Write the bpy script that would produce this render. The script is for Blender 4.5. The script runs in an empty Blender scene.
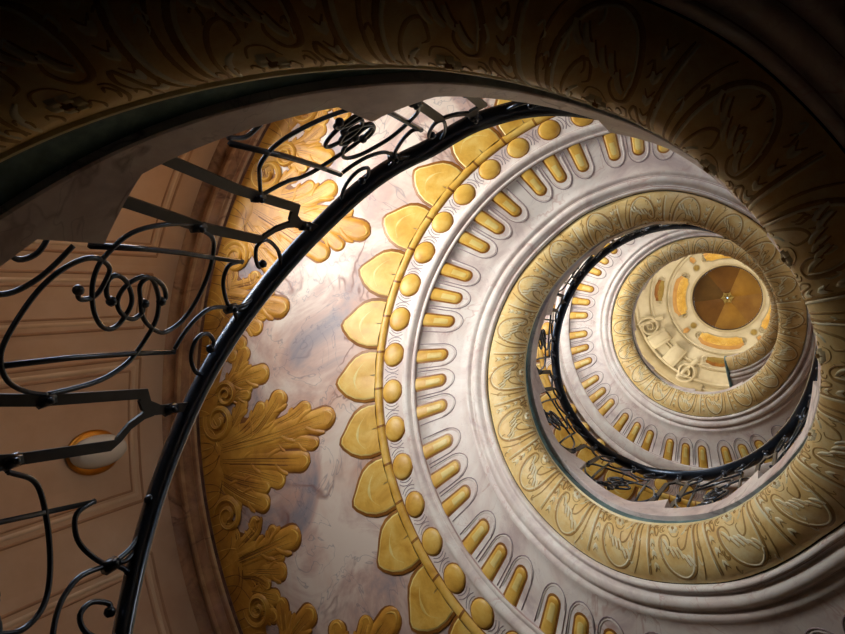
import bpy, math, random
from math import sin, cos, pi, radians, hypot, atan2, sqrt, floor
random.seed(7)
sc = bpy.context.scene
COL = sc.collection

# ------------------------------------------------------------------ helpers
def interp(tab, x):
    if x <= tab[0][0]: return tab[0][1]
    for (a, va), (b, vb) in zip(tab, tab[1:]):
        if x <= b:
            t = (x - a) / (b - a); t = t * t * (3 - 2 * t)
            return va + (vb - va) * t
    return tab[-1][1]

H0, PITCH = 0.3257, 5.432            # the stair climbs PITCH per turn
def helz(th): return H0 + PITCH * (th / 180.0 - 1) / 2
# the old masonry is slightly irregular
DZC = [(180, -.02), (224, 0), (262, .06), (285, .09), (312, -.03), (335, -.12), (355, -.19), (370, -.1), (385, .03), (394, .08),
       (421, 0), (450, -.06), (480, -.02), (517, .03), (560, .07), (585, .1), (605, .0), (630, -.1), (660, -.05), (700, 0)]
DRC = [(570, 0), (600, .02), (630, .05), (660, .03), (700, 0)]
def P(th, r, dz):
    w = max(0.0, min(1.0, (1.9 - r) / .5))
    r = r + interp(DRC, th) * w
    z = helz(th) + dz + interp(DZC, th) * w
    a = radians(th)
    return (r * cos(a), r * sin(a), z)
SOF = -.22
def soffit(u, r, h): return P(u, r, SOF - h)      # h = relief towards the viewer below
RC, RZ, RR = 1.15, -.07, .17
def roll(u, v, h):                                 # v 0 (well edge) .. 1 (outer edge)
    a = radians(155 + 146 * v)
    return P(u, RC + (RR + h) * cos(a), RZ + (RR + h) * sin(a))

class MB:
    def __init__(s): s.v = []; s.f = []; s.m = []; s.uv = None
    def grid(s, rows, mat=0, closed_v=False, flip=False, cap=False):
        b = len(s.v); n = len(rows[0])
        for r in rows: s.v.extend(r)
        for i in range(len(rows) - 1):
            for j in range(n if closed_v else n - 1):
                k = (j + 1) % n
                q = (b + i * n + j, b + i * n + k, b + (i + 1) * n + k, b + (i + 1) * n + j)
                s.f.append(q[::-1] if flip else q)
                s.m.append(mat[j] if isinstance(mat, (list, tuple)) else mat)
        if cap:
            e = b + (len(rows) - 1) * n
            c0 = tuple(range(b, b + n)); c1 = tuple(range(e, e + n))
            s.f.append(c0 if flip else c0[::-1]); s.m.append(mat if not isinstance(mat, (list, tuple)) else mat[0])
            s.f.append(c1[::-1] if flip else c1); s.m.append(mat if not isinstance(mat, (list, tuple)) else mat[0])
    def tube(s, pts, rad, mat=0, n=8, cap=True, flat=None):
        """round bar along pts (radius or list); flat=(a,b) gives an oval/flat section"""
        rows = []; N = len(pts); prev = None
        for i, p in enumerate(pts):
            a = pts[max(0, i - 1)]; c = pts[min(N - 1, i + 1)]
            t = [c[k] - a[k] for k in range(3)]; L = sqrt(sum(x * x for x in t)) or 1; t = [x / L for x in t]
            if prev is None:
                up = (p[0], p[1], 0.0); L = hypot(p[0], p[1]) or 1; up = (up[0] / L, up[1] / L, 0.0)
                if abs(sum(up[k] * t[k] for k in range(3))) > .95: up = (0, 0, 1)
            else: up = prev
            d = sum(up[k] * t[k] for k in range(3)); nn = [up[k] - d * t[k] for k in range(3)]
            L = sqrt(sum(x * x for x in nn)) or 1; nn = [x / L for x in nn]; prev = nn
            bb = [t[1] * nn[2] - t[2] * nn[1], t[2] * nn[0] - t[0] * nn[2], t[0] * nn[1] - t[1] * nn[0]]
            r = rad[i] if isinstance(rad, (list, tuple)) else rad
            ra, rb = (r, r) if flat is None else (flat[0] * r, flat[1] * r)
            rows.append([tuple(p[k] + ra * cos(2 * pi * j / n + pi / n) * nn[k] + rb * sin(2 * pi * j / n + pi / n) * bb[k] for k in range(3)) for j in range(n)])
        s.grid(rows, mat, closed_v=True, cap=cap)
    def ball(s, c, r, mat=0, n=8):
        rows = []
        for i in range(1, n // 2 + 2):
            ph = pi * i / (n // 2 + 2)
            rows.append([(c[0] + r * sin(ph) * cos(2 * pi * j / n), c[1] + r * sin(ph) * sin(2 * pi * j / n), c[2] + r * cos(ph)) for j in range(n)])
        s.grid(rows, mat, closed_v=True, cap=True, flip=True)
    def stroke(s, surf, path, w, h, mat=0, ends=True, base=0.0, n=4, prof=None, aspect=1.0):
        """raised half-round ridge on a surface; path of (u,v); w half width (in surface length), aspect = length per u"""
        N = len(path); rows = []
        for i, (u, v) in enumerate(path):
            a = path[max(0, i - 1)]; c = path[min(N - 1, i + 1)]
            asp = aspect(v) if callable(aspect) else aspect
            tu, tv = (c[0] - a[0]) * asp, (c[1] - a[1]); L = hypot(tu, tv) or 1; tu /= L; tv /= L
            ww = w[i] if isinstance(w, (list, tuple)) else w
            hh = h[i] if isinstance(h, (list, tuple)) else h
            row = []
            for j in range(n + 1):
                q = -1 + 2.0 * j / n
                z = base + hh * sqrt(max(0, 1 - q * q)) if prof is None else base + hh * prof(q)
                row.append(surf(u - tv * q * ww / asp, v + tu * q * ww, z))
            rows.append(row)
        s.grid(rows, mat)
    def build(s, name, mats, parent=None, smooth=True, fix=True):
        me = bpy.data.meshes.new(name); me.from_pydata(s.v, [], s.f)
        for m in mats: me.materials.append(m)
        me.polygons.foreach_set('material_index', s.m)
        me.polygons.foreach_set('use_smooth', [smooth] * len(s.f))
        me.update()
        o = bpy.data.objects.new(name, me); COL.objects.link(o)
        if parent: o.parent = parent
        if s.uv:
            uvl = me.uv_layers.new(name='UVMap')
            d = [0.0] * (2 * len(me.loops)); 
            for l in me.loops: d[2 * l.index], d[2 * l.index + 1] = s.uv[l.vertex_index]
            uvl.data.foreach_set('uv', d)
        return o
def tag(o, label=None, cat=None, group=None, kind=None):
    if label: o['label'] = label
    if cat: o['category'] = cat
    if group: o['group'] = group
    if kind: o['kind'] = kind
    return o
def empty(name, loc=(0, 0, 0)):
    o = bpy.data.objects.new(name, None); o.location = loc; COL.objects.link(o); o.empty_display_size = .2
    return o
def smoothpath(pts, sub=5):
    """Catmull-Rom through pts"""
    out = []
    n = len(pts)
    for i in range(n - 1):
        p0 = pts[max(0, i - 1)]; p1 = pts[i]; p2 = pts[i + 1]; p3 = pts[min(n - 1, i + 2)]
        for k in range(sub):
            t = k / sub
            out.append(tuple(.5 * (2 * b + (c - a) * t + (2 * a - 5 * b + 4 * c - d) * t * t + (3 * b - a - 3 * c + d) * t ** 3) for a, b, c, d in zip(p0, p1, p2, p3)))
    out.append(tuple(pts[-1]))
    return out
def frange(a, b, st):
    n = max(1, int(round((b - a) / st)))
    return [a + (b - a) * i / n for i in range(n + 1)]

# ------------------------------------------------------------------ materials
def s2l(c): return tuple(((x / 255) / 12.92 if x / 255 <= .04045 else ((x / 255 + .055) / 1.055) ** 2.4) for x in c) + (1,)
class NT:
    def __init__(s, name, rough=.5, metal=0, spec=.5, coat=0):
        s.m = bpy.data.materials.new(name); s.m.use_nodes = True
        s.t = s.m.node_tree; s.b = s.t.nodes['Principled BSDF']
        s.b.inputs['Roughness'].default_value = rough; s.b.inputs['Metallic'].default_value = metal
        s.b.inputs['Specular IOR Level'].default_value = spec; s.b.inputs['Coat Weight'].default_value = coat
        s.tc = s.t.nodes.new('ShaderNodeTexCoord')
    def n(s, t, **k):
        x = s.t.nodes.new(t)
        for a, b in k.items(): setattr(x, a, b)
        return x
    def l(s, a, b): s.t.links.new(a, b)
    def noise(s, scale, detail=4, rough=.55, dist=0, vec=None, typ='NOISE'):
        x = s.n('ShaderNodeTexNoise'); x.inputs['Scale'].default_value = scale; x.inputs['Detail'].default_value = detail
        x.inputs['Roughness'].default_value = rough; x.inputs['Distortion'].default_value = dist
        s.l(vec or s.tc.outputs['Object'], x.inputs['Vector']); return x.outputs['Fac']
    def ramp(s, fac, stops, interp='LINEAR'):
        x = s.n('ShaderNodeValToRGB'); x.color_ramp.interpolation = interp
        e = x.color_ramp.elements
        while len(e) > 1: e.remove(e[-1])
        e[0].position = stops[0][0]; e[0].color = s2l(stops[0][1]) if len(stops[0][1]) == 3 else stops[0][1]
        for p, c in stops[1:]:
            q = e.new(p); q.color = s2l(c) if len(c) == 3 else c
        s.l(fac, x.inputs['Fac']); return x.outputs['Color']
    def math(s, op, a, b=None, clamp=False):
        x = s.n('ShaderNodeMath', operation=op); x.use_clamp = clamp
        for i, v in enumerate((a, b)):
            if v is None: continue
            if isinstance(v, (int, float)): x.inputs[i].default_value = v
            else: s.l(v, x.inputs[i])
        return x.outputs[0]
    def mix(s, fac, a, b, mode='MIX'):
        x = s.n('ShaderNodeMix', data_type='RGBA', blend_type=mode)
        for sock, v in ((x.inputs[0], fac), (x.inputs[6], a), (x.inputs[7], b)):
            if isinstance(v, (int, float)): sock.default_value = v
            elif isinstance(v, tuple): sock.default_value = s2l(v) if len(v) == 3 else v
            else: s.l(v, sock)
        return x.outputs[2]
    def bump(s, h, strength=.3, dist=.02):
        x = s.n('ShaderNodeBump'); x.inputs['Strength'].default_value = strength; x.inputs['Distance'].default_value = dist
        s.l(h, x.inputs['Height']); s.l(x.outputs[0], s.b.inputs['Normal'])
    def veins(s, scale, width, dist=1.5, detail=5):
        f = s.noise(scale, detail, .6, dist)
        d = s.math('ABSOLUTE', s.math('SUBTRACT', f, .5))
        return s.math('SUBTRACT', 1.0, s.math('DIVIDE', d, width, True))
    def out(s, col): s.l(col, s.b.inputs['Base Color']); return s.m

def marble(name, base, mid, dark, vein, vein2, sc_=1.3, vw=.012, va=.7, rough=.45, cloud=(214, 176, 158), ca=.35):
    t = NT(name, rough, spec=.35)
    c = t.ramp(t.noise(sc_, 7, .62, 1.2), [(.34, dark), (.47, mid), (.58, base)])
    off = t.n('ShaderNodeMapping'); off.inputs['Location'].default_value = (7.3, 2.1, 4.4); t.l(t.tc.outputs['Object'], off.inputs['Vector'])
    cl = t.ramp(t.noise(sc_ * .8, 5, .6, .8, off.outputs[0]), [(.52, (0, 0, 0)), (.68, (255, 255, 255))])
    c = t.mix(t.math('MULTIPLY', cl, ca), c, cloud)
    brk = t.ramp(t.noise(sc_ * 1.4, 3, .5, .3, off.outputs[0]), [(.45, (0, 0, 0)), (.6, (255, 255, 255))])
    c = t.mix(t.math('MULTIPLY', t.math('MULTIPLY', t.veins(sc_ * .75, vw, .9, 4), va), brk), c, vein)
    c = t.mix(t.math('MULTIPLY', t.veins(sc_ * 1.7, vw * .7, 1.6, 3), va * .55), c, vein2)
    t.bump(t.noise(30, 3), .05, .01)
    return t.out(c)
M = {}
M['marble'] = marble('pale_marble', (248, 240, 232), (238, 224, 216), (214, 196, 192), (190, 142, 130), (184, 164, 166), 2.0, .012, .5, ca=.2, cloud=(240, 214, 200))
M['moulding'] = marble('moulding_marble', (250, 244, 236), (240, 228, 220), (220, 204, 200), (206, 158, 148), (190, 172, 172), 2.8, .012, .5, ca=.2, cloud=(240, 214, 200))
M['shade_line'] = marble('mauve_painted_line', (204, 174, 166), (188, 158, 152), (170, 140, 138), (150, 116, 112), (150, 130, 130), 3, .02, .5)
M['field'] = marble('pink_grey_marble', (238, 222, 208), (208, 178, 166), (152, 146, 154), (132, 84, 74), (118, 112, 126), .95, .015, .9, cloud=(212, 162, 138), ca=.7)
M['face'] = marble('string_marble', (244, 234, 228), (228, 212, 208), (196, 178, 178), (130, 98, 96), (140, 118, 122), 1.6, .014, .6)
M['border'] = marble('brown_border_marble', (204, 158, 116), (184, 136, 100), (150, 112, 86), (96, 58, 40), (190, 156, 106), 1.8, .03, .7)
M['border_light'] = marble('tan_border_marble', (226, 190, 144), (208, 168, 124), (184, 144, 108), (140, 92, 62), (170, 140, 100), 1.8, .03, .7)
M['border_dark'] = marble('dark_brown_border', (134, 90, 66), (116, 76, 58), (92, 62, 50), (60, 40, 30), (90, 70, 52), 2, .03, .6)
M['outline'] = marble('grey_painted_outline', (170, 150, 154), (156, 136, 140), (140, 122, 128), (110, 90, 96), (100, 90, 98), 4, .03, .5)
def gold(name, hi, mid, lo, rough=.42, sc_=5):
    t = NT(name, rough, spec=.4)
    c = t.ramp(t.noise(sc_, 5, .6, .4), [(.3, lo), (.5, mid), (.68, hi)])
    c = t.mix(t.math('MULTIPLY', t.veins(sc_ * 1.2, .012, 1.0, 3), .25), c, lo)
    if 'roll' in name: c = t.mix(t.math('MULTIPLY', t.ramp(t.noise(26, 4, .7), [(.48, (0, 0, 0)), (.66, (255, 255, 255))]), .45), c, lo)
    t.bump(t.noise(sc_ * 9, 3), .08, .01)
    return t.out(c)
M['gold'] = gold('yellow_gilding', (246, 210, 116), (236, 188, 84), (212, 156, 58))
M['gold_dark'] = gold('ochre_edge', (176, 122, 48), (152, 98, 38), (126, 78, 32))
M['gold_light'] = gold('pale_gold_highlight', (250, 232, 160), (244, 220, 136), (228, 196, 108))
M['acanthus'] = gold('orange_gilding', (228, 172, 70), (208, 148, 54), (176, 116, 42), .45, 3)
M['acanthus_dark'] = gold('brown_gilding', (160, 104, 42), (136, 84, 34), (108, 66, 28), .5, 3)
M['roll'] = gold('cream_gold_roll', (255, 236, 182), (250, 220, 150), (232, 190, 114), .45, 6)
M['roll_line'] = gold('ochre_scroll_line', (206, 170, 102), (190, 150, 84), (172, 130, 70), .5, 6)
M['roll_light'] = gold('cream_highlight', (255, 248, 218), (252, 240, 198), (240, 222, 168), .5, 6)
t = NT('teal_band', .6)
M['teal'] = t.out(t.ramp(t.noise(5, 5, .7), [(.3, (70, 94, 96)), (.5, (98, 130, 130)), (.65, (130, 162, 158)), (.8, (170, 184, 176))]))
t = NT('black_iron_paint', .3, spec=1.0, coat=1.0)
t.b.inputs['Coat Roughness'].default_value = .07
t.bump(t.noise(38, 3), .3, .010)
t.b.inputs['Coat Tint'].default_value = (.75, .86, 1, 1); t.b.inputs['Specular Tint'].default_value = (.7, .84, 1, 1)  # cool skylight put into the highlight tint
M['iron'] = t.out(t.ramp(t.noise(9, 3), [(.4, (14, 14, 17)), (.7, (26, 26, 31))]))
t = NT('dull_iron_flat', .42, spec=.5)
M['iron_flat'] = t.out(t.ramp(t.noise(9, 3), [(.4, (40, 40, 42)), (.7, (58, 57, 58))]))
t = NT('wall_plaster', .8, spec=.2)
M['wall'] = t.out(t.ramp(t.noise(.9, 5, .6), [(.3, (196, 158, 128)), (.5, (212, 176, 144)), (.7, (222, 190, 160))]))
t = NT('wall_painted_line', .8, spec=.2)
M['wall_line'] = t.out(t.ramp(t.noise(3, 4), [(.3, (168, 126, 96)), (.7, (186, 146, 114))]))
t = NT('wall_painted_light', .8, spec=.2)
M['wall_light'] = t.out(t.ramp(t.noise(3, 4), [(.3, (216, 184, 150)), (.7, (230, 202, 170))]))
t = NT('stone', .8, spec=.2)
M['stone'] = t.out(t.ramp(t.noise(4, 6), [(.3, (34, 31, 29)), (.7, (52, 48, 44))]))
t = NT('cream_plaster', .8, spec=.2)
M['cream'] = t.out(t.ramp(t.noise(1.5, 6, .6), [(.3, (200, 184, 148)), (.5, (222, 208, 172)), (.7, (236, 224, 192))]))
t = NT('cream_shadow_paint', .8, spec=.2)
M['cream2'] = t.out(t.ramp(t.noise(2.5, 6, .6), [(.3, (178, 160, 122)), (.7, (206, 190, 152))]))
t = NT('red_ochre', .7, spec=.2)
M['red'] = t.out(t.ramp(t.noise(4, 6, .6), [(.3, (200, 142, 74)), (.7, (220, 172, 104))]))
t = NT('olive_gold', .6, spec=.3)
M['olive'] = t.out(t.ramp(t.noise(4, 6, .6), [(.3, (146, 120, 56)), (.7, (186, 158, 84))]))
for i, (a, b) in enumerate([((104, 66, 18), (128, 86, 26)), ((132, 88, 24), (158, 112, 36)), ((88, 62, 22), (112, 80, 30)), ((146, 100, 28), (172, 126, 42))]):
    t = NT('cupola_segment_gold_%s' % 'abcd'[i], .6, spec=.3)
    M['seg%d' % i] = t.out(t.ramp(t.noise(2.5, 5, .6), [(.3, a), (.7, b)]))
t = NT('cupola_rim_dark', .6, spec=.3); M['rim'] = t.out(t.ramp(t.noise(4, 3), [(.3, (58, 42, 24)), (.7, (78, 58, 34))]))
t = NT('lamp_glass', .25, spec=.5); t.b.inputs['Base Color'].default_value = s2l((236, 230, 218)); M['opal'] = t.m
t.b.inputs['Subsurface Weight'].default_value = .0
t = NT('brass', .3, metal=.9); t.b.inputs['Base Color'].default_value = s2l((212, 152, 64)); M['brass'] = t.m
t = NT('window_wood', .5); t.b.inputs['Base Color'].default_value = s2l((210, 200, 180)); M['frame'] = t.m
gm = bpy.data.materials.new('window_glass'); gm.use_nodes = True; nt = gm.node_tree; nt.nodes.clear()
o_ = nt.nodes.new('ShaderNodeOutputMaterial'); mx = nt.nodes.new('ShaderNodeMixShader'); tr = nt.nodes.new('ShaderNodeBsdfTransparent'); gl = nt.nodes.new('ShaderNodeBsdfGlossy')
gl.inputs['Roughness'].default_value = .05; mx.inputs[0].default_value = .06
nt.links.new(tr.outputs[0], mx.inputs[1]); nt.links.new(gl.outputs[0], mx.inputs[2]); nt.links.new(mx.outputs[0], o_.inputs[0]); M['glass'] = gm

# ------------------------------------------------------------------ the setting: round stair tower
RW = 4.78; ZB, ZT = -6.0, 18.6
WINS = []      # (azimuth, half width deg, z0, z1)
for k in range(0, 3):
    WINS.append((208, 10, 2.25 + k * PITCH, 4.75 + k * PITCH))
    WINS.append((322, 9, 4.5 + k * PITCH, 6.5 + k * PITCH))  # unseen window added to brighten the left wall and roll
TH = 1158.0   # the stair ends here in a straight landing edge
T_START = -60.0

def wall_mesh(r0, r1, name):
    m = MB()
    azs = sorted(set([a % 360 for a in frange(0, 360, 4)[:-1]] + [w[0] - w[1] for w in WINS] + [w[0] + w[1] for w in WINS]))
    azs = azs + [azs[0] + 360]
    zs = sorted(set(frange(ZB, ZT, .8) + [w[2] for w in WINS] + [w[3] for w in WINS if w[3] < ZT]))
    def hole(a, z):
        return any(abs((a - w[0] + 180) % 360 - 180) < w[1] and w[2] < z < w[3] for w in WINS)
    def q(pts): 
        b = len(m.v); m.v.extend(pts); m.f.append(tuple(range(b, b + 4))); m.m.append(0)
    C = lambda r, a, z: (r * cos(radians(a)), r * sin(radians(a)), z)
    for i in range(len(azs) - 1):
        a, b = azs[i], azs[i + 1]; am = (a + b) / 2
        for j in range(len(zs) - 1):
            z, y = zs[j], zs[j + 1]; zm = (z + y) / 2
            if hole(am, zm): continue
            q([C(r0, b, z), C(r0, a, z), C(r0, a, y), C(r0, b, y)])
            if zm < helz(am % 360) + (.9 if am % 360 < 205 else -.2): m.m[-1] = 1  # unseen lower wall darkened to keep bounce off the nearest turn
            q([C(r1, a, z), C(r1, b, z), C(r1, b, y), C(r1, a, y)])
            for (aa, zz, pts) in ((am, y + .01, [C(r0, a, y), C(r1, a, y), C(r1, b, y), C(r0, b, y)]), (am, z - .01, [C(r0, b, z), C(r1, b, z), C(r1, a, z), C(r0, a, z)]),
                                  (b + .1, zm, [C(r0, b, z), C(r0, b, y), C(r1, b, y), C(r1, b, z)]), (a - .1, zm, [C(r0, a, y), C(r0, a, z), C(r1, a, z), C(r1, a, y)])):
                if hole(aa, zz): q(pts)
    return tag(m.build(name, [M['wall'], M['stone']], None, smooth=False), 'round stair tower wall of brown beige plaster around the spiral', None, None, 'structure')
wall = wall_mesh(RW, RW + .35, 'wall_round')

# painted panel lines on the wall (thin raised fillets)
def wallsurf(a, z, h): return ((RW - h) * cos(radians(a)), (RW - h) * sin(radians(a)), z)
def sofz(a): return helz(a) + SOF
asp_w = RW * pi / 180
m = MB()
def wline(path, w=.02, h=.012, mat=0):
    m.stroke(wallsurf, path, w, h, mat, aspect=asp_w)
for base in (0, 360):
    for (a0, a1) in ((119, 141), (142.5, 154.8), (160.6, 177.0), (180.6, 187.0), (189.2, 205.5)):
        b = a0 + 360 + base; c = a1 + 360 + base; 
        for off, mt, ww in ((0, 0, .016), (.07, 1, .022), (.12, 0, .012)):
            oa = off / asp_w
            top = lambda x: sofz(x) - .42 - off
            bot = lambda x: sofz(x) - PITCH + 1.05 + off
            P_ = [(b + oa, bot(b + oa)), (b + oa, (bot(b) + top(b)) / 2), (b + oa, top(b + oa))]
            wline(P_, ww, .01, mt)
            wline([(x, top(x)) for x in frange(b + oa, c - oa, 2)], ww, .01, mt)
            wline([(c - oa, top(c - oa)), (c - oa, (bot(c) + top(c)) / 2), (c - oa, bot(c - oa))], ww, .01, mt)
            wline([(x, bot(x)) for x in frange(b + oa, c - oa, 2)], ww, .01, mt)
pl_ = m.build('trim_1', [M['wall_line'], M['wall_light']]); tag(pl_, 'painted brown panel lines on the beige wall behind the railing', None, None, 'structure')

m = MB(); n = 96
m.grid([[(r * cos(2 * pi * j / n), r * sin(2 * pi * j / n), ZB) for j in range(n)] for r in (.02, 1.5, 3, RW + .35)], 0, closed_v=True)
m.grid([[(r * cos(2 * pi * j / n), r * sin(2 * pi * j / n), ZB - .3) for j in range(n)] for r in (.02, 3, RW + .35)], 0, closed_v=True, flip=True)
m.grid([[((RW + .35) * cos(2 * pi * j / n), (RW + .35) * sin(2 * pi * j / n), z) for j in range(n)] for z in (ZB - .3, ZB)], 0, closed_v=True)
tag(m.build('floor', [M['stone']], smooth=False), 'stone floor at the foot of the stair tower', None, None, 'structure')

# windows
C3 = lambda r, a, z: (r * cos(radians(a)), r * sin(radians(a)), z)
for i, (az, hw, z0, z1) in enumerate(WINS):
    if z1 > ZT: continue
    m = MB(); r = RW + .2
    for a in (az - hw, az, az + hw):
        m.tube([C3(r, a, z0), C3(r, a, z1)], .04, n=4)
    for k in range(5):
        z = z0 + (z1 - z0) * k / 4
        m.tube([C3(r, az - hw + 2 * hw * t / 6, z) for t in range(7)], .03, n=4)
    w = m.build('window_%d' % (i + 1), [M['frame']], smooth=False)
    tag(w, 'tall unseen stair window with pale wooden bars', None, None, 'structure')
    m = MB(); m.grid([[C3(r + .01, az - hw + 2 * hw * t / 6, z) for t in range(7)] for z in (z0, z1)])
    m.build('pane', [M['glass']], w, smooth=False)

# ------------------------------------------------------------------ the staircase
stair = empty('spiral_staircase', (0, 0, helz(T_START)))
tag(stair, 'painted spiral staircase seen from below, golden roll edge and marbled underside winding up the tower', 'staircase')
def pkeep(o, parent):      # parent without moving the mesh (parts are modelled in place)
    o.parent = parent; o.matrix_parent_inverse = parent.matrix_world.inverted() if False else __import__('mathutils').Matrix.Translation(parent.location).inverted()
    return o
NECKS = [66.5, 104, 141.5, 178.5, 215.7, 253.5, 291, 328, 365, 402, 438.5, 477, 515, 553, 590.5, 628, 665]
NALL = NECKS + [665 + 37.3 * k for k in range(1, 14)]
def ftop(th):
    base = .375
    for nk in NALL:
        if nk - 4 <= th <= nk + 16:
            return max(base, helz(nk - 4) + .575 - helz(th))
    return base

PROF = [  # (r, relief below the soffit plane, material) of the painted cornice bands
    (1.245, -.01, 1), (1.252, .022, 1), (1.275, .026, 1), (1.285, .004, 2), (1.30, .004, 1), (1.315, .028, 1), (1.345, .036, 1), (1.372, .022, 1), (1.38, .002, 2), (1.392, .002, 1),
    (1.402, .014, 1), (1.43, .016, 1), (1.445, .004, 0), (1.50, 0, 0), (1.62, 0, 0), (1.76, 0, 0), (1.895, 0, 0), (1.897, .018, 2), (1.908, .024, 1), (1.925, .026, 1), (1.935, .010, 2), (1.945, .010, 1), (1.955, .034, 1),
    (1.985, .044, 1), (2.015, .034, 1), (2.025, .010, 2), (2.033, 0, 0), (2.12, 0, 0), (2.24, 0, 0), (2.246, 0, 3), (2.31, 0, 3), (2.6, 0, 3), (2.9, 0, 3), (3.2, 0, 3), (3.5, 0, 3), (3.8, 0, 3), (4.1, 0, 3), (4.30, 0, 3),
    (4.39, .0, 4), (4.40, .03, 5), (4.43, .035, 7), (4.48, .03, 4), (4.49, .012, 5), (4.51, .012, 7), (4.54, .05, 4), (4.58, .062, 4), (4.62, .07, 7), (4.68, .05, 4), (4.69, .02, 5), (4.71, .02, 4), (4.74, .08, 4), (RW - .003, .12, 4)]
TURNS = [(T_START, 360, 'darkest lowest turn'), (360, 720, 'middle turn with gold painted cornice'), (720, TH, 'uppermost turn below the dome')]
SM = [M['marble'], M['moulding'], M['shade_line'], M['field'], M['border'], M['border_dark'], M['stone'], M['border_light']]
def egg_mesh(th, r):
    m = MB(); asp = pi / 180 * r; k = 1 + .04 * random.uniform(-1, 1)
    def disc(R0, h0, H, mat, nseg=20, off=0.0, ox=0.0):
        rows = []
        for i in range(6):
            q = i / 5.0; rr = R0 * cos(q * pi / 2) if i < 5 else .0008
            hh = h0 + H * sin(q * pi / 2)
            rows.append([soffit(th + (rr * cos(2 * pi * j / nseg) * 1.02 + off) / asp, r + ox + rr * sin(2 * pi * j / nseg), hh) for j in range(nseg)])
        m.grid(rows, mat, closed_v=True, flip=True)
    disc(.104 * k, .0, .007, 1); disc(.095 * k, .004, .026, 0); 
    # little painted husk lines beside the egg
    for s_ in (-1, 1):
        for q in (.125, .152):
            L = [(th + s_ * (q * cos(a)) / asp, r + q * .8 * sin(a)) for a in (-.5, -.2, .1, .4, .7)]
            m.stroke(soffit, L, .0035, .004, 2, aspect=asp, n=2)
    return m.build('gilded_egg', [M['gold'], M['gold_dark'], M['outline']])
def flute_mesh(th):
    m = MB(); r0, r1 = 1.665, 1.897; asp = pi / 180 * 1.72
    def cap(hw, h0, H, mat, rin, rout):
        out = []
        for i in range(9):
            a = pi * i / 8; out.append((th + hw * cos(a) / asp, rin - hw * sin(a)))
        pts = [(th + hw / asp, rout)] + out + [(th - hw / asp, rout)]
        c = [(th + (x[0] - th) * .45, rin + (x[1] - rin) * (.45 if x[1] < rin else 1)) for x in pts]
        m.grid([[soffit(x, y, h0) for x, y in pts], [soffit(x, y, h0 + H) for x, y in [(th + (p[0] - th) * .85, rin + (p[1] - rin) * (.85 if p[1] < rin else 1)) for p in pts]], [soffit(x, y, h0 + H * 1.6) for x, y in c], [soffit(th, rin + (y - rin) * (0 if y < rin else 1), h0 + H * 1.7) for x, y in pts]], mat)
    cap(.056, .001, .002, 1, r0, r1); cap(.043, .003, .006, 0, r0 + .004, r1)
    cap(.022, .0128, .002, 3, r0 + .022, r1 - .10)
    for hw, rr in ((.094, 1.665),):
        L = [(th + hw / asp, 1.88)] + [(th + hw * cos(a) / asp, rr - hw * 1.35 * sin(a)) for a in [pi * i / 10 for i in range(11)]] + [(th - hw / asp, 1.88)]
        m.stroke(soffit, L, .0042, .006, 2, aspect=asp, n=2)
        L = [(th + (hw - .011) / asp, 1.85)] + [(th + (hw - .011) * cos(a) / asp, rr - (hw - .012) * 1.35 * sin(a)) for a in [pi * i / 10 for i in range(11)]]
        m.stroke(soffit, L, .006, .006, 4, aspect=asp, n=2)
    return m.build('gilded_flute', [M['gold'], M['gold_dark'], M['outline'], M['gold_light'], M['moulding']])
def leaf_mesh(th, r, R0=2.30):
    """tongue shaped gilded leaf: base on the rod, blunt point outwards"""
    m = MB(); asp = pi / 180 * r; k = 1 + .05 * random.uniform(-1, 1)
    out = [(.222, .0), (.226, .07), (.212, .15), (.178, .22), (.125, .275), (.06, .33), (.005, .385), (-.035, .40), (-.08, .372), (-.145, .30), (-.195, .21), (-.222, .11), (-.225, .0)]
    def lay(f, h, drop=0): return [soffit(th + x * f / asp * .96, R0 + y * k * (1 if f > .99 else (.12 * (1 - f) + f)), h) for x, y in out]
    o1 = [soffit(th + x * 1.035 / asp, R0 + (y * 1.035 + .003) * k, .0) for x, y in out]; o2 = [soffit(th + x * 1.02 / asp, R0 + y * 1.02 * k, .010) for x, y in out]
    m.grid([o1, o2], 1); 
    m.grid([o2, lay(.95, .016)], 1)
    m.grid([lay(.95, .016), lay(.9, .022)], 2)
    m.grid([lay(.9, .022), lay(.6, .026), lay(.3, .018), lay(.02, .017)], 0)
    m.stroke(soffit, smoothpath([(th + x / asp, R0 + y) for x, y in ((.13, .10), (.07, .17), (-.0, .21), (-.07, .20), (-.14, .14))], 3), [.003, .006, .01, .013, .016, .017, .016, .014, .012, .010, .007, .005, .003], .005, 2, aspect=asp, base=.0215, n=2)
    return m.build('gilded_leaf', [M['gold'], M['gold_dark'], M['gold_light']])
# acanthus fingers traced from the painting: (path of (angle from centre, radius), half width)
ACBIG = [([(1.2, 4.277), (2.6, 4.017), (4.4, 3.888), (5.9, 3.825)], 28), ([(.8, 4.229), (1.8, 3.876), (3.4, 3.677), (4.9, 3.591)], 28), ([(.6, 4.231), (1.3, 3.711), (4.1, 3.466), (5.9, 3.372)], 38),
 ([(.2, 4.159), (1.6, 3.499), (2.5, 3.222), (3.7, 3.076)], 30), ([(-.6, 4.166), (-.8, 3.561), (-1.4, 3.2), (-2.5, 3.01)], 30), ([(-.9, 4.245), (-2.5, 3.696), (-4.7, 3.164)], 42),
 ([(-1.3, 4.276), (-3.4, 3.827), (-6.2, 3.458)], 34), ([(-1.7, 4.281), (-4.3, 3.961), (-6.5, 3.628)], 26), ([(-2.2, 4.287), (-5.7, 3.983), (-8.6, 3.688)], 34), ([(-2.7, 4.293), (-5.6, 4.158), (-7.6, 4.017)], 26),
 ([(.2, 4.286), (.3, 3.553), (.9, 3.097), (1.2, 2.86)], 52)]
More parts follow.
